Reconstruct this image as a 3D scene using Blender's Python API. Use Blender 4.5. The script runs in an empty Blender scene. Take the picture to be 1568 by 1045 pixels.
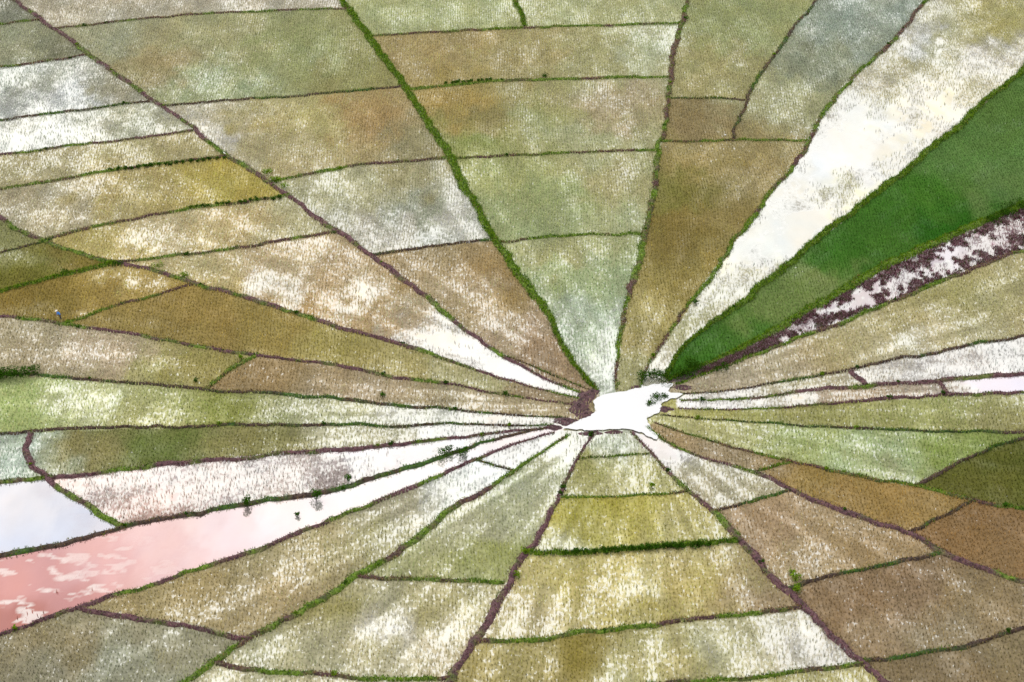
import bpy, math, random
import numpy as np
from mathutils import Vector, Matrix
from mathutils.geometry import delaunay_2d_cdt
random.seed(4); rng=np.random.default_rng(7)
scene=bpy.context.scene
# ---------------- camera (hill-top viewpoint) ----------------
H=155.0; P=math.radians(32); HF=math.radians(30); CX,CY=784.0,522.5
F=CX/math.tan(HF/2)
cam=bpy.data.cameras.new("camera"); co=bpy.data.objects.new("camera",cam); scene.collection.objects.link(co)
co.location=(0,0,H); co.rotation_euler=(math.pi/2-P,0,0); cam.sensor_width=36; cam.lens=18/math.tan(HF/2); cam.clip_end=20000; cam.clip_start=1
scene.camera=co
# survey-plan -> ground-plane metres, and back
def to_ground(x,y):
    x=np.asarray(x,float); y=np.asarray(y,float)
    u=x-CX; s=-(y-CY)
    dy=F*math.cos(P)+s*math.sin(P); dz=-F*math.sin(P)+s*math.cos(P)
    t=-H/dz
    return u*t, dy*t
def to_plan(X,Y):
    d=Y*math.cos(P)+H*math.sin(P); s=Y*math.sin(P)-H*math.cos(P)
    return CX+F*X/d, CY-F*s/d
def lin(c):
    c=np.asarray(c,float)/255.0
    return np.where(c<=0.04045,c/12.92,((c+0.055)/1.055)**2.4)
# ---------------- numpy noise ----------------
def _h(ix,iy,seed):
    n=(ix*374761393+iy*668265263+seed*1442695041)&0xffffffff
    n=((n^(n>>13))*1274126177)&0xffffffff
    return ((n^(n>>16))&0xffff)/65535.0
def vnoise(x,y,seed=0):
    ix=np.floor(x).astype(np.int64); iy=np.floor(y).astype(np.int64)
    fx=x-ix; fy=y-iy; fx=fx*fx*(3-2*fx); fy=fy*fy*(3-2*fy)
    a=_h(ix,iy,seed);b=_h(ix+1,iy,seed);c=_h(ix,iy+1,seed);d=_h(ix+1,iy+1,seed)
    return (a*(1-fx)+b*fx)*(1-fy)+(c*(1-fx)+d*fx)*fy
def fbm(x,y,seed=0,o=4):
    s=0;a=1;t=0
    for i in range(o):
        s=s+a*vnoise(x*2**i+17*i,y*2**i-9*i,seed+i); t+=a; a*=0.55
    return s/t
# ---------------- dike network ----------------
# kind: g grassy, p purple-brown bare earth, m mixed, d thin dark
L=[
('p',8,[(20,0),(60,30),(110,65),(165,105),(230,150),(290,195),(345,238),(400,268),(450,308),(510,350),(575,395),(640,445),(700,495),(760,538),(830,578),(893,603)]),
('g',11,[(525,0),(555,45),(600,105),(640,160),(690,240),(725,305),(755,365),(795,420),(835,475),(860,530),(895,580),(915,600)]),
('m',8,[(1052,0),(1035,60),(1028,110),(1018,190),(1008,250),(992,330),(985,390),(965,450),(950,510),(942,598)]),
('m',6,[(1422,0),(1345,88),(1290,132),(1250,190),(1225,240),(1160,325),(1100,405),(1065,452),(1050,480),(1012,530),(990,560),(978,595)]),
('g',9,[(1568,105),(1530,140),(1460,200),(1380,268),(1290,340),(1210,400),(1140,460),(1085,500),(1045,530),(1020,578)]),
('g',12,[(1568,312),(1500,343),(1440,368),(1350,412),(1280,450),(1210,492),(1150,528),(1080,560),(1020,582)]),
('m',6,[(1568,385),(1480,415),(1400,450),(1320,480),(1230,515),(1150,545),(1080,573),(1035,590)]),
('d',4,[(1568,515),(1480,530),(1400,545),(1300,568),(1200,585),(1110,600),(1040,604)]),
('p',7,[(1568,572),(1440,583),(1320,592),(1250,598),(1150,612),(1040,614)]),
('p',5,[(1568,603),(1455,606),(1350,612),(1260,619),(1150,629),(1040,626)]),
('d',4,[(1568,662),(1450,660),(1330,655),(1200,650),(1110,645),(1010,636)]),
('p',6,[(1300,568),(1328,591)]),
('p',6,[(1438,583),(1460,605)]),
('m',5,[(1568,780),(1500,768),(1440,752),(1360,738),(1290,725),(1200,703),(1120,685),(1060,668),(1003,648)]),
('d',5,[(1568,670),(1500,695),(1440,725),(1400,744)]),
('p',8,[(1568,893),(1500,870),(1440,848),(1390,817),(1330,800),(1250,770),(1210,750),(1160,722),(1090,707),(1030,685),(990,655)]),
('d',5,[(1390,812),(1440,790),(1490,768)]),
('m',5,[(1160,722),(1215,705)]),
('p',9,[(1365,1045),(1330,1020),(1270,975),(1225,920),(1180,880),(1135,835),(1095,785),(1050,750),(1010,710),(968,662)]),
('d',5,[(1095,774),(1210,763)]),
('d',5,[(1215,886),(1310,875),(1440,850)]),
('d',6,[(1568,962),(1480,990),(1400,1003),(1325,1008)]),
('p',9,[(690,1045),(710,1010),(745,950),(775,895),(820,830),(858,765),(880,715),(900,675),(915,660)]),
('m',5,[(885,703),(990,700)]),
('m',5,[(862,763),(960,760),(1055,755)]),
('g',7,[(812,855),(870,849),(960,841),(1060,835),(1130,833)]),
('m',6,[(735,988),(800,983),(900,970),(1050,952),(1150,942),(1232,938)]),
('m',5,[(1000,1052),(1150,1040),(1325,1020)]),
('m',8,[(285,1045),(310,1028),(370,985),(420,960),(480,925),(545,883),(590,855),(650,810),(710,770),(770,735),(820,700),(868,665)]),
('m',5,[(548,884),(640,888),(768,890)]),
('m',5,[(335,1024),(420,1030),(550,1036),(695,1042)]),
('p',6,[(0,972),(50,955),(115,932),(180,912),(250,890),(350,855),(450,820),(550,780),(640,742),(700,715),(780,682),(850,662)]),
('p',6,[(115,932),(200,945),(290,955),(378,966)]),
('d',4,[(725,706),(785,713)]),
('d',7,[(0,852),(110,828),(190,807),(270,792),(350,778),(430,765),(510,750),(580,730),(640,710),(690,694),(760,672),(835,655)]),
('p',6,[(0,740),(90,731),(200,718),(300,707),(400,697),(500,689),(600,681),(690,672),(770,663),(850,654)]),
('d',5,[(0,665),(55,662),(200,657),(330,655),(500,650),(640,650),(760,651),(845,651)]),
('p',8,[(47,662),(40,690),(60,720),(90,748),(130,775),(190,805)]),
('d',5,[(0,574),(60,578),(160,585),(240,590),(320,597),(450,605),(560,615),(650,622),(740,632),(870,641)]),
('p',5,[(0,485),(60,490),(150,502),(220,515),(300,530),(390,544),(480,555),(560,568),(640,583),(720,596),(800,610),(885,622)]),
('m',6,[(395,545),(350,572),(315,596)]),
('p',7,[(0,335),(30,355),(70,370),(130,390),(180,403),(235,412),(290,430),(350,450),(420,468),(490,492),(560,512),(620,530),(690,553),(760,578),(830,597),(890,612)]),
('m',4,[(0,38),(60,32)]),('m',4,[(0,102),(60,96),(133,92)]),
('d',4,[(0,186),(100,172),(235,160)]),('p',4,[(0,238),(150,220),(293,207)]),
('m',5,[(0,292),(100,275),(200,258),(348,241)]),
('m',5,[(70,364),(150,345),(260,325),(350,312),(440,303)]),
('m',5,[(180,403),(290,390),(380,378),(515,362)]),
('g',6,[(0,448),(60,430),(120,418),(180,405)]),
('m',4,[(100,492),(170,470),(235,455),(300,436)]),
('d',4,[(0,387),(50,374),(80,368)]),
('m',4,[(90,28),(300,20),(532,18)]),('d',5,[(248,161),(380,152),(500,145),(612,138)]),
('m',5,[(425,265),(550,253),(690,244)]),('d',5,[(572,384),(660,378),(755,372)]),
('m',5,[(570,50),(800,42),(1040,36)]),('g',6,[(790,0),(805,42)]),
('m',6,[(625,139),(720,128),(850,122),(1028,118)]),('m',4,[(692,244),(800,238),(1010,230)]),
('m',4,[(760,371),(880,362),(988,358)]),
('d',4,[(1025,152),(1140,152)]),('m',4,[(1012,218),(1100,216),(1235,214)]),
('d',5,[(1250,0),(1215,40),(1180,95),(1143,150),(1120,216)]),
('d',3,[(905,598),(860,580),(800,555),(765,540)]),
]
X0,X1,Y0,Y1=-430,2000,-235,1470
def nearest_on(pt,poly):
    best=None
    for a,b in zip(poly[:-1],poly[1:]):
        a=np.array(a,float);b=np.array(b,float);d=b-a
        t=np.clip(np.dot(pt-a,d)/max(np.dot(d,d),1e-6),0,1);q=a+t*d
        dd=np.linalg.norm(pt-q)
        if best is None or dd<best[0]: best=(dd,q)
    return best
NET=[]
for i,(k,w,pts) in enumerate(L):
    NET.append([k,w,[tuple(map(float,p)) for p in pts]])
for i,(k,w,pts) in enumerate(NET):
    for end in (0,-1):
        p=np.array(pts[end])
        if p[0]<=0 or p[0]>=1568 or p[1]<=0 or p[1]>=1045:
            q=np.array(pts[1 if end==0 else -2]); d=p-q; d/=np.linalg.norm(d)
            c_=[]
            if d[0]>1e-6: c_.append((X1-p[0])/d[0])
            if d[0]<-1e-6: c_.append((X0-p[0])/d[0])
            if d[1]>1e-6: c_.append((Y1-p[1])/d[1])
            if d[1]<-1e-6: c_.append((Y0-p[1])/d[1])
            n=p+d*min(c_)      # carry every dike on to the edge of the surveyed block
            if end==0: pts.insert(0,tuple(n))
            else: pts.append(tuple(n))
        elif abs(p[0]-955)>150 or abs(p[1]-625)>60:
            best=None
            for j,(k2,w2,p2) in enumerate(NET):
                if j==i: continue
                r=nearest_on(p,p2)
                if best is None or r[0]<best[0]: best=r
            if best[0]<28:
                q=best[1]; v=q-p; n=np.linalg.norm(v)
                if n>1e-3: q=q+v/n*1.0
                pts[end]=tuple(q)
# hub pond outline also closes the wedges
POND=[(862,658),(888,644),(913,632),(906,612),(930,604),(965,598),(1000,590),(1034,586),(1018,602),(1052,604),(1032,612),(1008,619),(1016,632),(988,640),(996,655),(1010,676),(990,668),(962,657),(930,659),(895,661)]
vs=[];es=[]
def addline(pts,close=False):
    s=len(vs)
    for p in pts: vs.append(Vector((min(max(p[0],X0),X1),min(max(p[1],Y0),Y1))))
    for a in range(len(pts)-1): es.append((s+a,s+a+1))
    if close: es.append((s+len(pts)-1,s))
for k,w,pts in NET:
    q=list(pts); e=q[-1]
    if 800<e[0]<1100 and 560<e[1]<720:      # carry the boundary on to the pond edge
        b=nearest_on(np.array(e),POND+[POND[0]]); v=b[1]-np.array(e); n=np.linalg.norm(v)+1e-6
        q.append(tuple(b[1]+v/n*.8))
    addline(q)
addline(POND,True); addline([(X0,Y0),(X1,Y0),(X1,Y1),(X0,Y1)],True)
ov,oe,of,_,oie,_=delaunay_2d_cdt(vs,es,[],0,0.01)
cons=set()
for e,o in zip(oe,oie):
    if len(o): cons.add((min(e),max(e)))
par=list(range(len(of)))
def find(a):
    while par[a]!=a: par[a]=par[par[a]]; a=par[a]
    return a
em={}
for fi,f in enumerate(of):
    for a in range(3):
        e=(min(f[a],f[(a+1)%3]),max(f[a],f[(a+1)%3]))
        if e in cons: continue
        if e in em: par[find(fi)]=find(em[e])
        else: em[e]=fi
lab=np.full((Y1-Y0+1,X1-X0+1),-1,np.int32)
for fi,f in enumerate(of):
    a,b,c=[np.array(ov[v])-np.array((X0,Y0)) for v in f]
    mnx=int(max(0,math.floor(min(a[0],b[0],c[0]))));mxx=int(min(X1-X0,math.ceil(max(a[0],b[0],c[0]))))
    mny=int(max(0,math.floor(min(a[1],b[1],c[1]))));mxy=int(min(Y1-Y0,math.ceil(max(a[1],b[1],c[1]))))
    gx,gy=np.meshgrid(np.arange(mnx,mxx+1),np.arange(mny,mxy+1))
    def ed(p,q): return (q[0]-p[0])*(gy-p[1])-(q[1]-p[1])*(gx-p[0])
    e1,e2,e3=ed(a,b),ed(b,c),ed(c,a)
    m=((e1>=0)&(e2>=0)&(e3>=0))|((e1<=0)&(e2<=0)&(e3<=0))
    sub=lab[mny:mxy+1,mnx:mxx+1]; sub[m]=find(fi)
# ---------------- field survey: colour and water share ----------------
S=[
(15,15,150,150,130,.3),(30,65,170,170,140,.3),(85,85,140,140,115,.2),(60,130,190,195,180,.5),(100,152,218,222,218,.75),(180,145,170,165,140,.3),
(60,210,210,212,200,.65),(200,185,190,190,165,.4),(60,260,190,180,140,.4),(200,240,190,180,135,.35),(60,310,195,185,155,.45),(200,290,190,175,120,.3),(350,275,185,170,90,.2),
(150,370,190,175,110,.3),(250,355,215,198,155,.55),(340,345,205,185,135,.4),(450,335,190,185,145,.3),(220,388,220,200,135,.55),
(290,410,205,190,140,.4),(400,400,205,185,145,.4),(520,420,190,165,125,.3),(440,440,235,222,195,.8),(560,470,238,226,200,.85),(600,440,175,150,100,.15),(650,520,250,245,232,1),(690,510,230,220,200,.75),(750,560,254,253,248,1),(560,500,190,155,105,.3),(480,470,190,155,100,.3),(350,435,200,180,120,.3),(590,480,190,165,120,.4),(700,490,175,155,115,.3),
(400,490,165,145,80,.1),(300,475,165,140,75,.1),(300,510,160,140,80,.1),(500,530,170,160,95,.2),(600,560,175,165,110,.25),(700,580,180,175,130,.3),(800,602,170,150,120,.3),
(60,455,145,122,55,.05),(200,435,210,190,125,.55),(150,450,165,138,65,.1),(30,470,150,130,65,.1),(245,440,170,145,75,.1),
(40,405,130,130,60,.05),(110,400,140,125,60,.1),(20,430,120,118,52,.05),(20,382,150,150,100,.2),
(50,530,185,172,140,.3),(150,540,195,178,150,.35),(250,570,180,175,120,.3),(20,510,170,158,125,.2),(300,560,165,155,90,.15),(400,580,165,140,98,.2),(550,600,180,163,132,.3),(700,610,190,175,140,.4),
(30,620,175,190,120,.25),(150,620,212,217,165,.5),(230,630,190,190,130,.35),(350,630,150,155,80,.15),(500,630,190,190,150,.4),(650,637,225,225,205,.75),(780,642,238,234,225,.85),
(150,690,150,142,90,.15),(250,685,115,128,65,.05),(400,675,150,145,90,.2),(550,665,190,185,150,.45),(700,660,240,238,230,.9),
(20,700,190,205,185,.4),
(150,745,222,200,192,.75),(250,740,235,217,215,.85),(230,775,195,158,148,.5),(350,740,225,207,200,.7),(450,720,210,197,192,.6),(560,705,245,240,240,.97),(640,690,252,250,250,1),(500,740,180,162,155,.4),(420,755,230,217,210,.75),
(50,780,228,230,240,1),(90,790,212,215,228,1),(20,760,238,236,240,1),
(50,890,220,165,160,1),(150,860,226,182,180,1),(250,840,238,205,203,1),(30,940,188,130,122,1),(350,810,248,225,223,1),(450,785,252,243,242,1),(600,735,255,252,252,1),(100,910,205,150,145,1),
(450,840,180,167,125,.3),(300,910,175,157,110,.3),(600,780,190,185,155,.4),(700,740,215,220,210,.65),(760,725,235,240,235,.8),(560,830,180,175,130,.3),(800,690,240,240,235,.9),(400,930,185,167,125,.3),
(100,990,160,147,110,.2),(250,990,165,160,130,.25),(60,1020,150,145,120,.2),(200,1020,165,165,140,.25),
(850,690,225,225,210,.7),(800,740,190,195,160,.4),(720,800,195,195,160,.45),(780,790,190,190,150,.4),(650,850,180,180,130,.3),(760,850,170,175,110,.2),
(500,940,165,158,100,.15),(600,930,190,185,150,.4),(590,965,235,230,210,.7),(660,930,190,182,130,.35),(560,990,195,187,145,.4),(680,1000,205,192,155,.45),(450,1010,190,187,150,.4),
(930,685,200,205,180,.5),(940,730,205,200,145,.5),(900,725,170,167,100,.2),(1010,735,190,187,130,.4),(900,800,190,182,90,.2),(980,790,200,192,110,.3),(1060,810,200,192,130,.4),(930,775,170,162,70,.1),(860,840,228,224,175,.65),
(900,880,200,187,115,.3),(1050,900,200,187,120,.3),(960,930,185,172,100,.2),(1150,880,185,168,120,.3),(800,950,205,192,145,.5),(1180,920,180,155,118,.3),(980,905,215,207,150,.5),
(800,1020,180,168,110,.3),(900,1000,150,135,62,.05),(1050,1010,190,180,120,.35),(1100,985,215,210,165,.55),(1240,990,228,223,205,.75),(1000,1025,205,200,145,.45),
(1060,720,190,182,150,.4),(1120,750,190,182,150,.4),(1015,690,248,244,242,1),(1180,820,180,152,118,.2),(1300,840,168,143,103,.2),(1230,850,195,172,132,.4),
(1300,930,152,122,88,.15),(1400,900,148,120,90,.15),(1350,960,172,148,115,.3),(1500,910,165,142,104,.2),(1450,960,165,148,115,.25),(1450,1020,148,128,95,.15),(1540,1000,150,134,100,.15),
(1120,700,170,148,112,.2),(1260,740,165,135,70,.05),(1350,770,168,133,70,.05),(1300,780,175,143,84,.15),(1420,770,170,137,78,.1),(1480,820,152,113,66,.05),(1550,830,155,118,74,.05),
(1500,735,112,112,50,.02),(1550,720,102,107,45,.02),(1100,665,190,187,130,.35),(1250,680,175,185,120,.25),(1350,700,175,190,140,.3),(1390,735,190,197,150,.4),(1450,690,150,165,85,.1),(1540,672,140,155,85,.1),
(1120,637,180,177,110,.25),(1250,640,165,162,100,.2),(1400,640,170,172,110,.25),(1540,635,165,162,110,.25),
(1100,622,245,240,235,.9),(1200,608,220,212,190,.7),(1320,602,190,170,142,.4),(1400,597,200,183,160,.5),(1520,588,250,240,245,1),
(1100,607,235,230,220,.85),(1200,593,200,192,160,.5),(1350,572,225,217,200,.65),(1450,560,235,228,220,.8),(1540,545,240,237,232,.9),
(1120,582,190,177,150,.3),(1200,560,185,172,140,.3),(1300,530,190,177,130,.3),(1400,500,190,177,125,.3),(1480,460,175,167,110,.2),(1540,440,185,177,130,.3),(1500,500,190,182,140,.35),(1400,530,215,207,175,.5),
(1100,561,110,90,92,.1),(1200,508,190,172,175,.7),(1330,450,230,220,220,1),(1400,430,200,180,185,.9),(1470,395,250,242,242,1),(1540,365,160,135,140,.7),
(1060,550,68,118,32,0),(1120,520,78,122,45,0),(1200,470,122,142,75,.08),(1260,450,128,145,82,.1),(1300,390,68,118,34,0),(1400,310,74,122,38,0),(1500,240,102,138,70,.05),(1450,350,55,112,28,0),(1350,395,80,125,46,0),(1540,180,98,130,62,.05),(1530,290,108,138,74,.05),
(1010,560,235,230,205,.75),(1040,510,185,182,140,.35),(1090,450,228,225,198,.75),(1150,390,252,252,242,1),(1170,415,225,222,185,.7),(1240,300,252,250,238,1),(1280,250,255,255,252,1),(1310,300,220,215,175,.65),(1230,350,252,250,240,1),(1200,370,250,248,238,1),(1330,200,253,253,245,1),(1300,225,254,254,248,1),(1400,200,230,222,195,.8),(1400,110,190,182,140,.35),(1450,60,175,172,130,.25),(1400,60,225,225,215,.7),(1500,90,235,230,212,.8),(1500,150,215,207,170,.6),(1540,30,185,178,120,.3),(1340,120,225,217,185,.7),(1380,250,245,240,220,.9),(1450,180,245,240,222,.9),
(1120,50,165,170,120,.2),(1090,110,175,168,120,.25),(1075,185,155,138,98,.15),(1280,50,165,175,160,.35),(1200,150,180,180,140,.35),(1230,90,150,155,130,.2),(1340,30,170,180,165,.35),
(1080,250,170,153,98,.15),(1150,270,185,168,120,.25),(1040,300,135,132,68,.05),(1050,350,142,124,64,.05),(1120,340,160,143,88,.15),(1040,430,165,148,83,.15),(1000,480,190,177,115,.3),(1000,510,165,153,98,.2),(965,570,180,177,130,.3),
(680,20,185,190,140,.3),(900,20,185,187,140,.3),(660,80,182,163,114,.25),(800,80,180,168,120,.25),(900,90,180,177,130,.3),(1000,70,200,204,165,.45),
(680,160,180,155,90,.15),(740,190,160,148,98,.15),(850,180,170,172,120,.2),(950,160,188,174,140,.3),(900,210,180,182,140,.3),(720,220,150,160,95,.1),
(750,270,185,190,130,.3),(850,300,170,180,125,.25),(950,280,185,178,130,.3),(800,340,170,180,130,.25),(950,340,180,185,140,.3),
(850,390,185,182,130,.3),(860,420,175,190,140,.3),(940,430,170,185,140,.3),(900,490,192,207,178,.45),(920,560,208,218,198,.55),
(300,5,190,182,160,.35),(150,55,175,175,145,.3),(250,100,170,158,118,.2),(350,60,175,172,130,.25),(450,80,160,165,115,.15),(330,130,170,180,140,.3),(530,110,165,162,110,.2),
(330,200,212,207,188,.55),(400,190,185,173,122,.25),(480,190,195,187,130,.3),(560,190,180,150,100,.15),(450,230,195,183,140,.35),(640,220,165,158,120,.25),
(520,290,190,187,150,.35),(600,270,170,163,120,.2),(650,330,165,170,150,.35),(600,360,208,203,185,.55),(720,340,218,218,203,.55),
(680,400,172,153,114,.25),(750,430,172,144,96,.15),(720,450,205,187,155,.5),(780,435,172,148,92,.15),(800,510,195,173,145,.5),(840,540,178,150,118,.3),(750,490,200,182,150,.45),
]
S=np.array(S,float); SL=lin(S[:,2:5])
plab=lab[625-Y0,955-X0]
_sl=lab[(S[:,1]-Y0).astype(int),(S[:,0]-X0).astype(int)]
def lookup(X,Y):
    px,py=to_plan(X,Y)
    ix=np.clip(np.round(px-X0).astype(int),0,X1-X0); iy=np.clip(np.round(py-Y0).astype(int),0,Y1-Y0)
    l=lab[iy,ix]; sl=_sl
    col=np.zeros((len(X),3)); w=np.zeros(len(X))
    wx=px+(fbm(X/3.5,Y/7,31,5)-.5)*130; wy=py+(fbm(X/3.5,Y/7,57,5)-.5)*80
    for r in np.unique(l):
        m=np.where(l==r)[0]; s=np.where(sl==r)[0]
        if len(s)==0:
            cx,cy=px[m].mean(),py[m].mean()
            s=np.argsort((S[:,0]-cx)**2+((S[:,1]-cy)*1.5)**2)[:1]
        for c0 in range(0,len(m),20000):
            mm=m[c0:c0+20000]
            d=(wx[mm,None]-S[s,0])**2+((wy[mm,None]-S[s,1])*1.8)**2+700
            k=d**-1.6; k/=k.sum(1,keepdims=True)
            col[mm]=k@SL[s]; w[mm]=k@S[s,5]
    rg=np.clip(col[:,0]-col[:,1]*1.2,0,1)*(w<.6)
    col[:,1]+=.22*rg; col[:,2]+=.18*rg
    return col,w,l
# ---------------- helpers ----------------
def mesh_obj(name,V,Fc,col=None,wet=None,mat=None,smooth=False,parent=None):
    V=np.asarray(V,np.float32); Fc=np.asarray(Fc,np.int32); n=Fc.shape[1]
    me=bpy.data.meshes.new(name); me.vertices.add(len(V)); me.vertices.foreach_set("co",V.ravel())
    me.loops.add(Fc.size); me.loops.foreach_set("vertex_index",Fc.ravel())
    me.polygons.add(len(Fc)); me.polygons.foreach_set("loop_start",np.arange(0,Fc.size,n,dtype=np.int32))
    me.polygons.foreach_set("loop_total",np.full(len(Fc),n,np.int32))
    if smooth: me.polygons.foreach_set("use_smooth",np.ones(len(Fc),bool))
    me.update(calc_edges=True)
    if col is not None:
        a=me.color_attributes.new("Col",'FLOAT_COLOR','POINT')
        c=np.ones((len(V),4),np.float32); c[:,:3]=col
        if wet is not None: c[:,3]=wet
        a.data.foreach_set("color",c.ravel())
    if mat: me.materials.append(mat)
    ob=bpy.data.objects.new(name,me); scene.collection.objects.link(ob)
    if parent: ob.parent=parent
    return ob
def newmat(name):
    m=bpy.data.materials.new(name); m.use_nodes=True; nt=m.node_tree; nt.nodes.clear()
    return m,nt,nt.nodes,nt.links
def mat_field():
    m,nt,ns,lk=newmat("paddy_mud_and_water")
    def nz(scale,det,ro,vec): 
        n=ns.new('ShaderNodeTexNoise'); n.inputs['Scale'].default_value=scale; n.inputs['Detail'].default_value=det; n.inputs['Roughness'].default_value=ro; lk.new(vec,n.inputs['Vector']); return n.outputs['Fac']
    def mrg(src,a,b,c,d):
        n=ns.new('ShaderNodeMapRange'); n.inputs[1].default_value=a;n.inputs[2].default_value=b;n.inputs[3].default_value=c;n.inputs[4].default_value=d; lk.new(src,n.inputs[0]); return n.outputs[0]
    def mth(op,a,b,c=None):
        n=ns.new('ShaderNodeMath'); n.operation=op
        for i,v in enumerate((a,b,c)):
            if v is None: continue
            if isinstance(v,(int,float)): n.inputs[i].default_value=v
            else: lk.new(v,n.inputs[i])
        return n.outputs[0]
    out=ns.new('ShaderNodeOutputMaterial'); at=ns.new('ShaderNodeAttribute'); at.attribute_name="Col"
    geo=ns.new('ShaderNodeNewGeometry'); pos=geo.outputs['Position']
    mp=ns.new('ShaderNodeMapping'); mp.inputs['Scale'].default_value=(1,.5,1); lk.new(pos,mp.inputs['Vector']); st=mp.outputs[0]
    openw=mrg(at.outputs['Alpha'],.9,.98,0,1)
    sc0=mrg(nz(1.6,6,.7,pos),.3,.7,.6,1.3)
    scm=ns.new('ShaderNodeMix'); scm.data_type='FLOAT'; lk.new(openw,scm.inputs[0]); lk.new(sc0,scm.inputs[2]); scm.inputs[3].default_value=1.0; sc=scm.outputs[0]
    mul=ns.new('ShaderNodeVectorMath'); mul.operation='SCALE'; lk.new(at.outputs['Color'],mul.inputs[0]); lk.new(sc,mul.inputs['Scale'])
    df=ns.new('ShaderNodeBsdfDiffuse'); lk.new(mul.outputs[0],df.inputs['Color'])
    gl=ns.new('ShaderNodeBsdfGlossy'); gl.inputs['Roughness'].default_value=.07
    up=ns.new('ShaderNodeVectorMath'); up.operation='SCALE'; up.inputs['Scale'].default_value=1.4; lk.new(at.outputs['Color'],up.inputs[0])
    # white water glints between the plants, painted by noise into the gloss colour
    gn=nz(2.3,3,.6,st); gthr=mth('MULTIPLY_ADD',at.outputs['Alpha'],.42,-.085); gsum=mth('ADD',gn,gthr)
    glint=mrg(gsum,.60,.69,0,.8)
    notopen=mrg(at.outputs['Alpha'],.9,.98,1,0); glint=mth('MULTIPLY',glint,notopen)
    mx=ns.new('ShaderNodeMix'); mx.data_type='RGBA'; lk.new(glint,mx.inputs['Factor']); lk.new(up.outputs[0],mx.inputs['A']); mx.inputs['B'].default_value=(.95,.95,.9,1)
    lk.new(mx.outputs['Result'],gl.inputs['Color'])
    bp=ns.new('ShaderNodeBump'); bp.inputs['Strength'].default_value=.15; bp.inputs['Distance'].default_value=.05
    lk.new(nz(1.6,4,.5,pos),bp.inputs['Height']); lk.new(bp.outputs[0],gl.inputs['Normal'])
    n3=nz(1.3,8,.8,st); a2=mth('ADD',mth('MULTIPLY_ADD',n3,2.2,-1.1),at.outputs['Alpha'])
    wf=mrg(a2,.15,.85,.05,.7); wf=mth('MAXIMUM',wf,mth('MULTIPLY',glint,.8)); wf=mth('MAXIMUM',wf,mth('MULTIPLY',openw,.7))
    ms=ns.new('ShaderNodeMixShader'); lk.new(wf,ms.inputs[0]); lk.new(df.outputs[0],ms.inputs[1]); lk.new(gl.outputs[0],ms.inputs[2]); lk.new(ms.outputs[0],out.inputs['Surface'])
    return m
def mat_plant(name,tr=.35):
    m,nt,ns,lk=newmat(name)
    out=ns.new('ShaderNodeOutputMaterial'); at=ns.new('ShaderNodeAttribute'); at.attribute_name="Col"
    d=ns.new('ShaderNodeBsdfDiffuse'); t=ns.new('ShaderNodeBsdfTranslucent'); lk.new(at.outputs['Color'],d.inputs[0]); lk.new(at.outputs['Color'],t.inputs[0])
    ms=ns.new('ShaderNodeMixShader'); ms.inputs[0].default_value=tr; lk.new(d.outputs[0],ms.inputs[1]); lk.new(t.outputs[0],ms.inputs[2]); lk.new(ms.outputs[0],out.inputs['Surface'])
    return m
def mat_earth():
    m,nt,ns,lk=newmat("dike_earth")
    out=ns.new('ShaderNodeOutputMaterial'); at=ns.new('ShaderNodeAttribute'); at.attribute_name="Col"; geo=ns.new('ShaderNodeNewGeometry')
    n1=ns.new('ShaderNodeTexNoise'); n1.inputs['Scale'].default_value=2; n1.inputs['Detail'].default_value=6; lk.new(geo.outputs['Position'],n1.inputs['Vector'])
    mr=ns.new('ShaderNodeMapRange'); mr.inputs[1].default_value=.3; mr.inputs[2].default_value=.7; mr.inputs[3].default_value=.4; mr.inputs[4].default_value=1.7; lk.new(n1.outputs['Fac'],mr.inputs[0])
    mul=ns.new('ShaderNodeVectorMath'); mul.operation='SCALE'; lk.new(at.outputs['Color'],mul.inputs[0]); lk.new(mr.outputs[0],mul.inputs['Scale'])
    p=ns.new('ShaderNodeBsdfPrincipled'); p.inputs['Roughness'].default_value=.85; lk.new(mul.outputs[0],p.inputs['Base Color'])
    bp=ns.new('ShaderNodeBump'); bp.inputs['Distance'].default_value=.12; lk.new(n1.outputs['Fac'],bp.inputs['Height']); lk.new(bp.outputs[0],p.inputs['Normal']); lk.new(p.outputs[0],out.inputs['Surface'])
    return m
MF=mat_field(); MR=mat_plant("rice_leaf",.5); MG=mat_plant("grass_and_leaf",.35); ME=mat_earth()
# ---------------- paddy floor sheet ----------------
gx=np.arange(-190,190.01,.45); gy=np.arange(82,440,.45)
GX,GY=np.meshgrid(gx,gy); fx,fy=GX.ravel(),GY.ravel()
px,py=to_plan(fx,fy)
ok=((px>X0+10)&(px<X1-10)&(py>Y0+5)&(py<Y1-10))
col,w,_l=lookup(fx,fy)
HUB=np.array(to_ground(965,625),float)
def wetvar(X,Y,w):
    a=fbm(X/3.5,Y/8,3,5); b=fbm(X/.9,Y/1.6,9)
    th=np.arctan2(X-HUB[0],Y-HUB[1]); rr=np.hypot(X-HUB[0],Y-HUB[1])
    s=fbm(th*26,rr/14,207,4)
    amp=np.where(w>.985,.02,1)*np.clip(.2+w*1.6,0,1)
    return np.clip(w+((a-.5)*.7+(b-.5)*.5+(s-.5)*.9)*amp,0,1.1)
w2=np.clip(wetvar(fx,fy,w),0,1)
dw=np.clip(w2-w,-.4,.4)[:,None]
hue=(fbm(fx/5,fy/9,77)-.5); n_big=fbm(fx/3,fy/7,13,5)
lum=col.mean(1,keepdims=True); isg=np.clip((col[:,1:2]-col[:,0:1])*12,0,1)
sat=np.where(w>.985,1.0,.9)[:,None]*(1-isg)+.9*isg
fc=(lum+(col-lum)*sat)*.62*(1+.9*dw)
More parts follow.
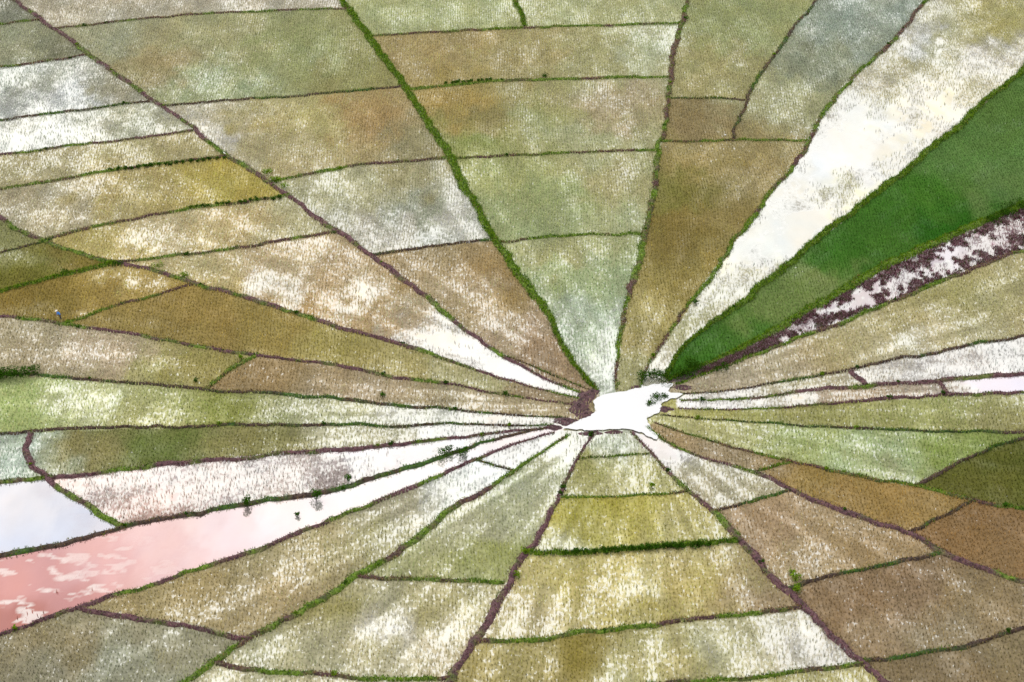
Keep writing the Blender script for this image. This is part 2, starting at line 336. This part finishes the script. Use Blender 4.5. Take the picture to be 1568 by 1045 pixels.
fc=fc+np.clip(dw,0,1)*.22
fc*= (1+np.where(w>.97,.15,.5)[:,None]*(n_big[:,None]-.5))
# dark reddish reflections painted into the open water's colour, mixed with silt and weed
refl_blotch=np.clip((fbm(fx/2.2+.3*fy,fy/1.2,301,5)-.53)*9,0,1)*(w>.985)*np.clip((.8-lum[:,0])*2.2,0,1)
refl_blotch=refl_blotch[:,None]
fc=fc*(1-.5*refl_blotch)+refl_blotch*.5*fc*np.array([.85,.62,.6])
w2=w2-refl_blotch[:,0]*.12
fc[:,0]*=1+.12*hue; fc[:,2]*=1-.15*hue
fc=np.clip(fc,0.01,.78)
nx=len(gx); idx=np.arange(len(fx)).reshape(len(gy),nx)
Q=np.stack([idx[:-1,:-1],idx[:-1,1:],idx[1:,1:],idx[1:,:-1]],-1).reshape(-1,4)
Q=Q[ok[Q].all(1)]
used=np.unique(Q); rm=np.full(len(fx),-1); rm[used]=np.arange(len(used))
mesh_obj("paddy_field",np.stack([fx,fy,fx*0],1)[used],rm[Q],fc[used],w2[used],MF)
# ---------------- blades ----------------
def blades(name,X,Y,Z,col,h,spread,nb,bw,mat,jit=.35,lean=0.4):
    n=len(X); T=n*nb
    X=np.repeat(X,nb);Y=np.repeat(Y,nb);Z=np.repeat(Z,nb);h=np.repeat(h,nb)*rng.uniform(.6,1.2,T);C=np.repeat(col,nb,0)
    a=rng.uniform(0,2*np.pi,T); r=rng.uniform(0,1,T)*spread
    bx=X+np.cos(a)*r; by=Y+np.sin(a)*r
    a2=rng.uniform(0,2*np.pi,T); ln=rng.uniform(.1,1,T)*lean*h
    tx=bx+np.cos(a)*ln; ty=by+np.sin(a)*ln
    wx=np.cos(a2)*bw/2; wy=np.sin(a2)*bw/2
    V=np.empty((T,3,3),np.float32)
    V[:,0]=np.stack([bx-wx,by-wy,Z-.02],1);V[:,1]=np.stack([bx+wx,by+wy,Z-.02],1);V[:,2]=np.stack([tx,ty,Z+h],1)
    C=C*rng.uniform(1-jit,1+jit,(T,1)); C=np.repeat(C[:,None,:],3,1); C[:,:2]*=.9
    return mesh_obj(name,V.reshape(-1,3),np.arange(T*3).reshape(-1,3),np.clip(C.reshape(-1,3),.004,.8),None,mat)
ax=np.arange(-180,180,.5); ay=np.arange(92,470,.42)
AX,AY=np.meshgrid(ax,ay); AX=AX.ravel(); AY=AY.ravel()
AX=AX+rng.normal(0,.08,len(AX))+.5*np.sin(AY/9); AY=AY+rng.normal(0,.14,len(AY))
qx,qy=to_plan(AX,AY); m=(qx>-90)&(qx<1658)&(qy>-50)&(qy<1110); AX=AX[m];AY=AY[m]
c,w,l_=lookup(AX,AY)
ns_=fbm(AX/.8,AY/1.5,91)
wl=wetvar(AX,AY,w)
dens=np.clip(1.12-wl*.92,0,1); dens[wl>.95]*=.1; dens[w>.96]=0; dens[l_==plab]=0
dr=fbm(AX/2.2+.3*AY,AY/1.2,301,5); dens[(w>.985)&(dr>.62)&(c.mean(1)<.45)&(l_!=plab)]=.12
keep=rng.uniform(0,1,len(AX))<np.clip(dens+(ns_-.5)*1.2*dens,0,1)
AX,AY,c,wl=AX[keep],AY[keep],c[keep],wl[keep]
hv=(fbm(AX/4,AY/7,41)-.5); vv=(fbm(AX/2.5,AY/5,141)-.5)
tl=c.mean(1,keepdims=True); isg=np.clip((c[:,1:2]-c[:,0:1])*12,0,1)
tc=(tl+(c-tl)*(1.0-.05*isg))*(1.2)
tc=tc*(1-.3*wl[:,None])*(1+.5*vv[:,None])
tc[:,0]*=(1+.2*hv); tc[:,2]*=1-.2*hv; tc[:,1]*=1.05
tc=np.clip(tc*rng.uniform(.6,1.4,(len(AX),1)),.01,.65)
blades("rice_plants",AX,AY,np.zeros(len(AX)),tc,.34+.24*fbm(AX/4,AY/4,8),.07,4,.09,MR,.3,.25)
# ---------------- dikes ----------------
EARTH=lin((112,76,82)); EARTH2=lin((95,72,60)); GREEN=lin((118,150,32)); DGREEN=lin((62,100,24)); DRY=lin((160,135,84)); PINK=lin((165,125,130))
def resample(pts,step=.45):
    gx_,gy_=to_ground([p[0] for p in pts],[p[1] for p in pts])
    P_=np.stack([gx_,gy_],1)
    for _ in range(2):
        A=P_[:-1]*.75+P_[1:]*.25;B=P_[:-1]*.25+P_[1:]*.75
        P_=np.vstack([P_[:1],np.stack([A,B],1).reshape(-1,2),P_[-1:]])
    d=np.r_[0,np.cumsum(np.linalg.norm(np.diff(P_,axis=0),axis=1))]
    t=np.arange(0,d[-1],step)
    return np.stack([np.interp(t,d,P_[:,0]),np.interp(t,d,P_[:,1])],1)
gb=[]; tiny=[]
for di,(k,wp,pts) in enumerate(NET):
    R=resample(pts); n=len(R)
    if n<4: continue
    tg=np.gradient(R,axis=0); tg/=np.linalg.norm(tg,axis=1,keepdims=True)+1e-9
    nr=np.stack([-tg[:,1],tg[:,0]],1)
    dh=np.linalg.norm(R-HUB,axis=1); nar=np.clip(dh/35,.4,1)
    R=R+nr*((fbm(R[:,0]/2.2,R[:,1]/2.2,di)-.5)[:,None]*1.0*nar[:,None]+(fbm(R[:,0]/9,R[:,1]/9,di+40)-.5)[:,None]*1.6*nar[:,None])
    wn=.3+.75*fbm(R[:,0]/1.2,R[:,1]/1.2,di+5)+.9*(fbm(R[:,0]/7,R[:,1]/7,di+15)-.2)
    W=wp*.115*wn*nar; Hh=(.12+.28*min(W.mean(),1)*(.5+fbm(R[:,0]/1.1,R[:,1]/1.1,di+9)))*nar
    prof=[(-.62,-.3),(-.42,.55),(-.15,.95),(.15,1.0),(.42,.6),(.62,-.3)]
    V=[]
    for o,z in prof:
        q=R+nr*(o*W)[:,None]; V.append(np.stack([q[:,0],q[:,1],z*Hh],1))
    V=np.stack(V,1); npf=len(prof)
    V[:,:,2]+=rng.normal(0,.03,V.shape[:2]); V=V.reshape(-1,3)
    i=np.arange(n-1)[:,None]*npf+np.arange(npf-1)[None]
    Qd=np.stack([i,i+1,i+npf+1,i+npf],-1).reshape(-1,4)
    g={'g':.85,'m':.54,'p':.42,'d':.46}[k]
    ng=fbm(V[:,0]/4,V[:,1]/4,di+20); gm=np.clip((ng-(1-g))*5+.5,0,1)[:,None]
    e=EARTH if k=='p' else (EARTH*.5+EARTH2*.5 if k in 'mg' else EARTH2*.8)
    cc=(e*(1-gm)+(GREEN*.9 if k!='d' else DGREEN)*gm)*.5
    mesh_obj("earth_dike",V,Qd,cc,None,ME,True)
    dn={'g':18,'m':9,'p':7,'d':6}[k]
    pxr,pyr=to_plan(R[:,0],R[:,1]); vis=(pxr>-90)&(pxr<1660)&(pyr>-50)&(pyr<1110)
    Rv=R[vis];Wv=W[vis];Nv=nr[vis];Hv=Hh[vis]
    if len(Rv)==0: continue
    for _ in range(int(len(Rv)*.45/28)):
        j=random.randrange(len(Rv)); a_,b_=to_plan(Rv[j,0],Rv[j,1])
        if abs(a_-955)>110 or abs(b_-625)>50: tiny.append((float(a_),float(b_)))
    rep=np.repeat(np.arange(len(Rv)),dn); o=rng.uniform(-.65,.65,len(rep))
    q=Rv[rep]+Nv[rep]*(o*Wv[rep])[:,None]+rng.normal(0,.12,(len(rep),2)); z=Hv[rep]*(1-(np.abs(o)/.68)**2)
    gg=np.clip((fbm(q[:,0]/4,q[:,1]/4,di+20)-(1-g))*5+.5,0,1)
    gc=np.where((rng.uniform(0,1,len(rep))<gg*.9+.05)[:,None],np.where((rng.uniform(0,1,len(rep))<.6)[:,None],GREEN,DGREEN),np.where((rng.uniform(0,1,len(rep))<.35)[:,None],PINK if k=='p' else DRY,e))
    tall=.2+.3*np.clip(fbm(q[:,0]/1.5,q[:,1]/1.5,di+60)-.4,0,1)*gg*2
    gb.append(np.column_stack([q,z,gc*(1.0 if k in 'gm' else .85),tall+(.1 if k=='g' else 0)]))
G=np.vstack(gb)
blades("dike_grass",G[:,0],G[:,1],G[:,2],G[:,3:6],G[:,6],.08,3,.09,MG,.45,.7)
# mud banks by the pond
def mound(x,y,rx,ry,h,colr,name="mud_bank"):
    gx_,gy_=to_ground(x,y); nr_,na=7,26; V=[(gx_,gy_,h)]
    sd=random.randint(0,99)
    for i in range(1,nr_+1):
        for a in range(na):
            t=a/na*2*math.pi; rr=i/nr_*(1+1.1*(float(fbm(np.array([math.cos(t)*1.5+sd]),np.array([math.sin(t)*1.5]),sd)[0])-.5))
            V.append((gx_+math.cos(t)*rx*rr,gy_+math.sin(t)*ry*rr,h*(math.cos(min(1,i/nr_)*math.pi)*.5+.5)-.06*(i==nr_)+random.uniform(-.05,.05)*(i<nr_)))
    Fq=[]
    for i in range(nr_-1):
        for a in range(na):
            b=(a+1)%na; Fq.append((1+i*na+a,1+i*na+b,1+(i+1)*na+b,1+(i+1)*na+a))
    for a in range(na): Fq.append((0,1+a,1+(a+1)%na))
    me=bpy.data.meshes.new(name); me.from_pydata([tuple(map(float,v)) for v in V],[],Fq)
    ca=me.color_attributes.new("Col",'FLOAT_COLOR','POINT')
    for i_,v in enumerate(V):
        j=random.uniform(.7,1.3); ca.data[i_].color=(colr[0]*j,colr[1]*j,colr[2]*j,1)
    for p in me.polygons: p.use_smooth=True
    me.materials.append(ME); ob=bpy.data.objects.new(name,me); scene.collection.objects.link(ob)
for x,y,rx,ry,h in [(897,609,1.3,1.8,.5),(886,624,1.6,2.0,.5),(868,646,2.2,1.2,.4),(907,602,1.2,1.2,.4),(848,655,1.6,.8,.3),(897,636,1.5,1.6,.4),(1045,594,1.6,.8,.4),(1018,627,1.5,.9,.3),(905,664,1.8,.6,.3),(940,662,1.4,.5,.3),(975,594,1.3,.6,.3)]:
    mound(x,y,rx,ry,h,EARTH*.4)
# ---------------- shrubs ----------------
def shrub(x,y,r,h,colr,name="shrub",n=None):
    gx_,gy_=to_ground(x,y); gx_=float(gx_);gy_=float(gy_)
    lobes=[(random.uniform(-.6,.6)*r,random.uniform(-.6,.6)*r,random.uniform(.35,.8)*h,random.uniform(.35,.6)) for _ in range(6)]
    V=[];C=[]
    n=n or int(260*max(.5,r*h))
    for i in range(n):
        l=random.choice(lobes); d=Vector((random.gauss(0,1),random.gauss(0,1),random.gauss(0,1))).normalized()*random.uniform(.6,1.05)
        c_=Vector((gx_+l[0]+d.x*l[3]*r,gy_+l[1]+d.y*l[3]*r,max(.03,l[2]+d.z*l[3]*h*.7)))
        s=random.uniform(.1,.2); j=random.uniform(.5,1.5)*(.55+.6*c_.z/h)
        for _ in range(3):
            V.append(c_+Vector((random.uniform(-s,s),random.uniform(-s,s),random.uniform(-s,s)))); C.append([q*j for q in colr])
    for i in range(5):
        l=lobes[i]; b=Vector((gx_,gy_,0)); t=Vector((gx_+l[0],gy_+l[1],l[2]))
        for o in (Vector((.03,0,0)),Vector((0,.03,0))):
            V+= [b-o,b+o,t]; C+=[list(EARTH2*.4)]*3
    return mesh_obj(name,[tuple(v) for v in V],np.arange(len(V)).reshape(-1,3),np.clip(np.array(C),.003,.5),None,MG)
SG=DGREEN*.8; SB=GREEN*.85
SH=[(380,775,.8,1.5,SG),(484,766,.85,1.7,SG),(533,738,.6,1.1,SG),(684,697,1.2,1.3,SG),(705,697,1.0,1.0,SG),(455,790,.4,.6,SG),(190,806,.4,.5,SG),
(10,579,1.9,1.5,SG),(30,577,1.9,1.6,SG),(48,573,1.4,1.4,SG),(-12,580,2,1.6,SG),
(408,268,1.1,1,SB),(420,278,1.2,1,SB),(434,287,1.0,.8,SB),(1005,575,1.8,1.1,SG),(990,580,1.6,1.2,SG),(1025,577,2.2,1.1,SG),(1048,574,1.8,1.0,SG),(1070,568,1.6,1,SG),(1007,612,1.2,.8,SG),(995,620,.8,.6,SG),(1018,608,.7,.6,SG),
(1218,890,.9,.9,SB),(1222,905,.9,.9,SB),(1213,880,.6,.8,SB),(998,745,.4,.7,SB),(805,850,.7,.8,SB),(790,885,.7,.7,SB),(98,420,.7,.8,SG),(180,407,1.1,.7,SG),(170,405,.8,.8,SB),(240,408,1.2,.6,SB),(280,425,1.0,.7,SB),(1545,325,2.4,1.3,SG),(1520,338,2,1.2,SG),(1560,318,2,1.2,SG),
(300,585,.4,.6,SG),(370,550,.5,.7,SB),(683,588,.4,.6,SG),(586,608,.4,.6,SG),(775,605,.5,.6,SG),(905,668,.5,.6,SG),(1104,565,1.2,.9,SG),(1060,560,1.6,.9,SG),(700,127,.7,.6,SG),(835,119,1.,.7,SG),(1050,30,.7,.7,SG),(1065,465,.6,.6,SG)]
for t in np.linspace(0,1,26): SH.append((868+t*215+random.uniform(-3,3),849-t*13+random.uniform(-1,1),.55,random.uniform(.5,.9),SG))
for t in np.linspace(0,1,10): SH.append((685+t*70+random.uniform(-3,3),129-t*5,.5,random.uniform(.4,.7),SG))
for t in np.linspace(0,1,18): SH.append((172+t*170+random.uniform(-3,3),262-t*19+random.uniform(-1,1),.45,random.uniform(.4,.7),SG))
for t in np.linspace(0,1,14): SH.append((292+t*135+random.uniform(-3,3),319-t*15+random.uniform(-1,1),.45,random.uniform(.4,.7),SG))
for a_,b_ in tiny: SH.append((a_,b_,random.uniform(.2,.5),random.uniform(.3,.6),SG if random.random()<.6 else SB))
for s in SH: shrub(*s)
# ---------------- stream-side weeds ----------------
top=[(1568,318),(1500,350),(1440,375),(1350,418),(1280,456),(1210,498),(1150,533),(1080,565)]
bot=[(1568,382),(1480,413),(1400,447),(1320,477),(1230,512),(1150,543),(1080,571)]
tx_=np.array(top)[::-1];bx_=np.array(bot)[::-1]
n=24000; X_=rng.uniform(1070,1640,n); yt=np.interp(X_,tx_[:,0],tx_[:,1]); yb=np.interp(X_,bx_[:,0],bx_[:,1]); sl_=X_>1568; yt[sl_]-=(X_[sl_]-1568)*.45; yb[sl_]-=(X_[sl_]-1568)*.35
u=rng.uniform(0,1,n); Yp=yt+(yb-yt)*u
sx,sy=to_ground(X_,Yp); nn=fbm(sx/1.3,sy/1.8,66,4)
kp=(nn+rng.normal(0,.04,n)>.43+.24*(1-np.abs(u-.5)*2)*np.clip((X_-1120)/150,0,1)) ; sx,sy,u2=sx[kp],sy[kp],u[kp]
r_=rng.uniform(0,1,len(sx))[:,None]
wc=np.where(r_<.4,lin((105,68,78)),np.where(r_<.7,lin((165,125,135)),np.where(r_<.9,lin((85,100,50)),lin((215,190,195)))))
blades("stream_weeds",sx,sy,np.zeros(len(sx)),wc*.85,rng.uniform(.15,.45,len(sx)),.2,5,.14,MG,.5,1.2)
# ---------------- hub pond water ----------------
def mat_water():
    m,nt,ns,lk=newmat("pond_water")
    out=ns.new('ShaderNodeOutputMaterial'); geo=ns.new('ShaderNodeNewGeometry')
    p=ns.new('ShaderNodeBsdfPrincipled'); p.inputs['Base Color'].default_value=(.76,.76,.76,1); p.inputs['Roughness'].default_value=.06; p.inputs['Metallic'].default_value=.7
    n=ns.new('ShaderNodeTexNoise'); n.inputs['Scale'].default_value=1.2; lk.new(geo.outputs['Position'],n.inputs['Vector'])
    b=ns.new('ShaderNodeBump'); b.inputs['Strength'].default_value=.1; b.inputs['Distance'].default_value=.05; lk.new(n.outputs['Fac'],b.inputs['Height']); lk.new(b.outputs[0],p.inputs['Normal']); lk.new(p.outputs[0],out.inputs['Surface']); return m
me=bpy.data.meshes.new("pond")
R=resample(POND+[POND[0]],.4)[:-1]; R=R+(np.stack([fbm(R[:,0]/.8,R[:,1]/.8,1),fbm(R[:,0]/.8,R[:,1]/.8,2)],1)-.5)*1.0
me.from_pydata([(float(a),float(b),.16) for a,b in R],[],[list(range(len(R)))]); me.materials.append(mat_water())
po=bpy.data.objects.new("pond",me); scene.collection.objects.link(po)
# ---------------- farmer ----------------
def simple_mat(name,c,r=.8):
    m,nt,ns,lk=newmat(name); out=ns.new('ShaderNodeOutputMaterial'); p=ns.new('ShaderNodeBsdfPrincipled')
    n=ns.new('ShaderNodeTexNoise'); n.inputs['Scale'].default_value=12; mx=ns.new('ShaderNodeMix'); mx.data_type='RGBA'
    mx.inputs['A'].default_value=(*[q*.75 for q in c],1); mx.inputs['B'].default_value=(*c,1); lk.new(n.outputs['Fac'],mx.inputs['Factor']); lk.new(mx.outputs['Result'],p.inputs['Base Color'])
    p.inputs['Roughness'].default_value=r; lk.new(p.outputs[0],out.inputs['Surface']); return m
def skin(name,verts,edges,rad,mats,parent,face=None,sub=2):
    me=bpy.data.meshes.new(name); me.from_pydata(verts,edges,[]); ob=bpy.data.objects.new(name,me); scene.collection.objects.link(ob); ob.parent=parent
    md=ob.modifiers.new("s",'SKIN'); 
    for i,r in enumerate(rad): me.skin_vertices[0].data[i].radius=(r,r)
    me.skin_vertices[0].data[0].use_root=True
    sb=ob.modifiers.new("u",'SUBSURF'); sb.levels=sub; sb.render_levels=sub
    dg=bpy.context.evaluated_depsgraph_get(); m2=bpy.data.meshes.new_from_object(ob.evaluated_get(dg)); ob.modifiers.clear(); ob.data=m2
    for m_ in mats: m2.materials.append(m_)
    for p in m2.polygons:
        p.use_smooth=True
        if face: p.material_index=face(p.center)
    return ob
def farmer(x,y,rot):
    e=bpy.data.objects.new("farmer",None); scene.collection.objects.link(e); gx_,gy_=to_ground(x,y); e.location=(float(gx_),float(gy_),.2); e.rotation_euler=(0,0,rot)
    sk=simple_mat("skin",(.28,.15,.09)); bl=simple_mat("blue_shirt",(.05,.25,.75)); tr=simple_mat("trousers",(.05,.05,.07)); hat=simple_mat("straw_hat",(.75,.7,.6))
    v=[(0,0,.92),(0,.12,1.1),(0,.26,1.3),(0,.36,1.42),(0,.42,1.5),(0,.5,1.6),
       (.1,0,.88),(.12,.08,.5),(.12,-.02,.1),(.12,.14,.05),(-.1,0,.88),(-.13,-.05,.5),(-.13,-.14,.1),(-.13,.02,.05),
       (.18,.3,1.36),(.26,.42,1.1),(.2,.62,.95),(.19,.7,.9),(-.18,.3,1.36),(-.26,.42,1.1),(-.2,.62,.95),(-.19,.7,.9)]
    ed=[(0,1),(1,2),(2,3),(3,4),(4,5),(0,6),(6,7),(7,8),(8,9),(0,10),(10,11),(11,12),(12,13),(3,14),(14,15),(15,16),(16,17),(3,18),(18,19),(19,20),(20,21)]
    rd=[.16,.16,.18,.12,.06,.1,.1,.07,.045,.04,.1,.07,.045,.04,.07,.05,.035,.03,.07,.05,.035,.03]
    skin("body",v,ed,rd,[bl,tr,sk],e,lambda c:(1 if c.z<.93 and c.y<.4 else (2 if c.z>1.47 or c.y>.52 else 0)))
    bpy.ops.mesh.primitive_cone_add(vertices=24,radius1=.24,radius2=.02,depth=.18,location=(0,.52,1.74)); h=bpy.context.object; h.name="hat"; h.parent=e; h.data.materials.append(hat); h.rotation_euler=(-.4,0,0)
    for s in (-1,1):
        for k in range(5):
            skin("finger",[(s*.19+(k-2)*.016,.70,.9),(s*.19+(k-2)*.02,.74,.87),(s*.19+(k-2)*.02,.76,.83)],[(0,1),(1,2)],[.01,.009,.008],[sk],e,None,1)
farmer(93,491,1.9)
def egret(x,y,rot):
    e=bpy.data.objects.new("egret",None); scene.collection.objects.link(e); gx_,gy_=to_ground(x,y); e.location=(float(gx_),float(gy_),.25); e.rotation_euler=(0,0,rot)
    wh=simple_mat("white_feather",(.8,.8,.78)); bk=simple_mat("dark_leg",(.05,.05,.04)); ye=simple_mat("yellow_bill",(.7,.45,.05))
    skin("body",[(0,0,.45),(0,.15,.5),(0,-.18,.4),(0,-.3,.34),(0,.22,.62),(0,.18,.74),(0,.24,.84),(0,.3,.86)],[(0,1),(0,2),(2,3),(1,4),(4,5),(5,6),(6,7)],[.12,.09,.08,.03,.035,.028,.035,.03],[wh],e)
    skin("bill",[(0,.31,.86),(0,.42,.84)],[(0,1)],[.015,.005],[ye],e,None,1)
    for s in (-1,1): skin("leg",[(s*.05,0,.4),(s*.05,-.03,.2),(s*.05,0,.0),(s*.05,.07,.0)],[(0,1),(1,2),(2,3)],[.014,.01,.009,.008],[bk],e,None,1)
for a in [(344,240,1),(1110,212,2),(628,884,.5),(254,160,2.5)]: egret(*a)
# ---------------- ground to horizon ----------------
mg,nt,ns,lk=newmat("far_ground"); out=ns.new('ShaderNodeOutputMaterial'); d=ns.new('ShaderNodeBsdfDiffuse'); n=ns.new('ShaderNodeTexNoise'); n.inputs['Scale'].default_value=.02; n.inputs['Detail'].default_value=10
geo=ns.new('ShaderNodeNewGeometry'); lk.new(geo.outputs['Position'],n.inputs['Vector']); cr=ns.new('ShaderNodeValToRGB'); cr.color_ramp.elements[0].position=.35; cr.color_ramp.elements[0].color=(.05,.1,.03,1); cr.color_ramp.elements[1].position=.65; cr.color_ramp.elements[1].color=(.28,.27,.15,1)
lk.new(n.outputs['Fac'],cr.inputs[0]); lk.new(cr.outputs[0],d.inputs[0]); lk.new(d.outputs[0],out.inputs[0])
mesh_obj("ground",[(-6000,-6000,-.06),(6000,-6000,-.06),(6000,6000,-.06),(-6000,6000,-.06)],[[0,1,2,3]],None,None,mg)
# ---------------- light ----------------
wd=bpy.data.worlds.new("World"); scene.world=wd; wd.use_nodes=True; nt=wd.node_tree; ns=nt.nodes; lk=nt.links; bg=ns['Background']
sky=ns.new('ShaderNodeTexSky'); sky.sky_type='NISHITA'; sky.sun_disc=False; EL=math.radians(55); AZ=math.radians(-40)
sky.sun_elevation=EL; sky.sun_rotation=AZ; sky.dust_density=3
tc_=ns.new('ShaderNodeTexCoord'); cn=ns.new('ShaderNodeTexNoise'); cn.inputs['Scale'].default_value=2.2; cn.inputs['Detail'].default_value=6; lk.new(tc_.outputs['Generated'],cn.inputs['Vector'])
mr=ns.new('ShaderNodeMapRange'); mr.inputs[1].default_value=.35; mr.inputs[2].default_value=.65; mr.inputs[3].default_value=.65; mr.inputs[4].default_value=1.0; lk.new(cn.outputs['Fac'],mr.inputs[0])
mx=ns.new('ShaderNodeMix'); mx.data_type='RGBA'; lk.new(mr.outputs[0],mx.inputs['Factor']); lk.new(sky.outputs[0],mx.inputs['A']); mx.inputs['B'].default_value=(13.8,13.6,13.4,1)
lk.new(mx.outputs['Result'],bg.inputs[0]); bg.inputs[1].default_value=.1
sl=bpy.data.lights.new("sun",'SUN'); sl.energy=1.5; sl.angle=math.radians(12); sl.color=(1,.96,.88); so=bpy.data.objects.new("sun",sl); scene.collection.objects.link(so)
dv=Vector((math.sin(AZ)*math.cos(EL),math.cos(AZ)*math.cos(EL),math.sin(EL))); so.rotation_euler=dv.to_track_quat('Z','Y').to_euler()
scene.view_settings.view_transform='Standard'; scene.view_settings.look='None'; scene.view_settings.exposure=0
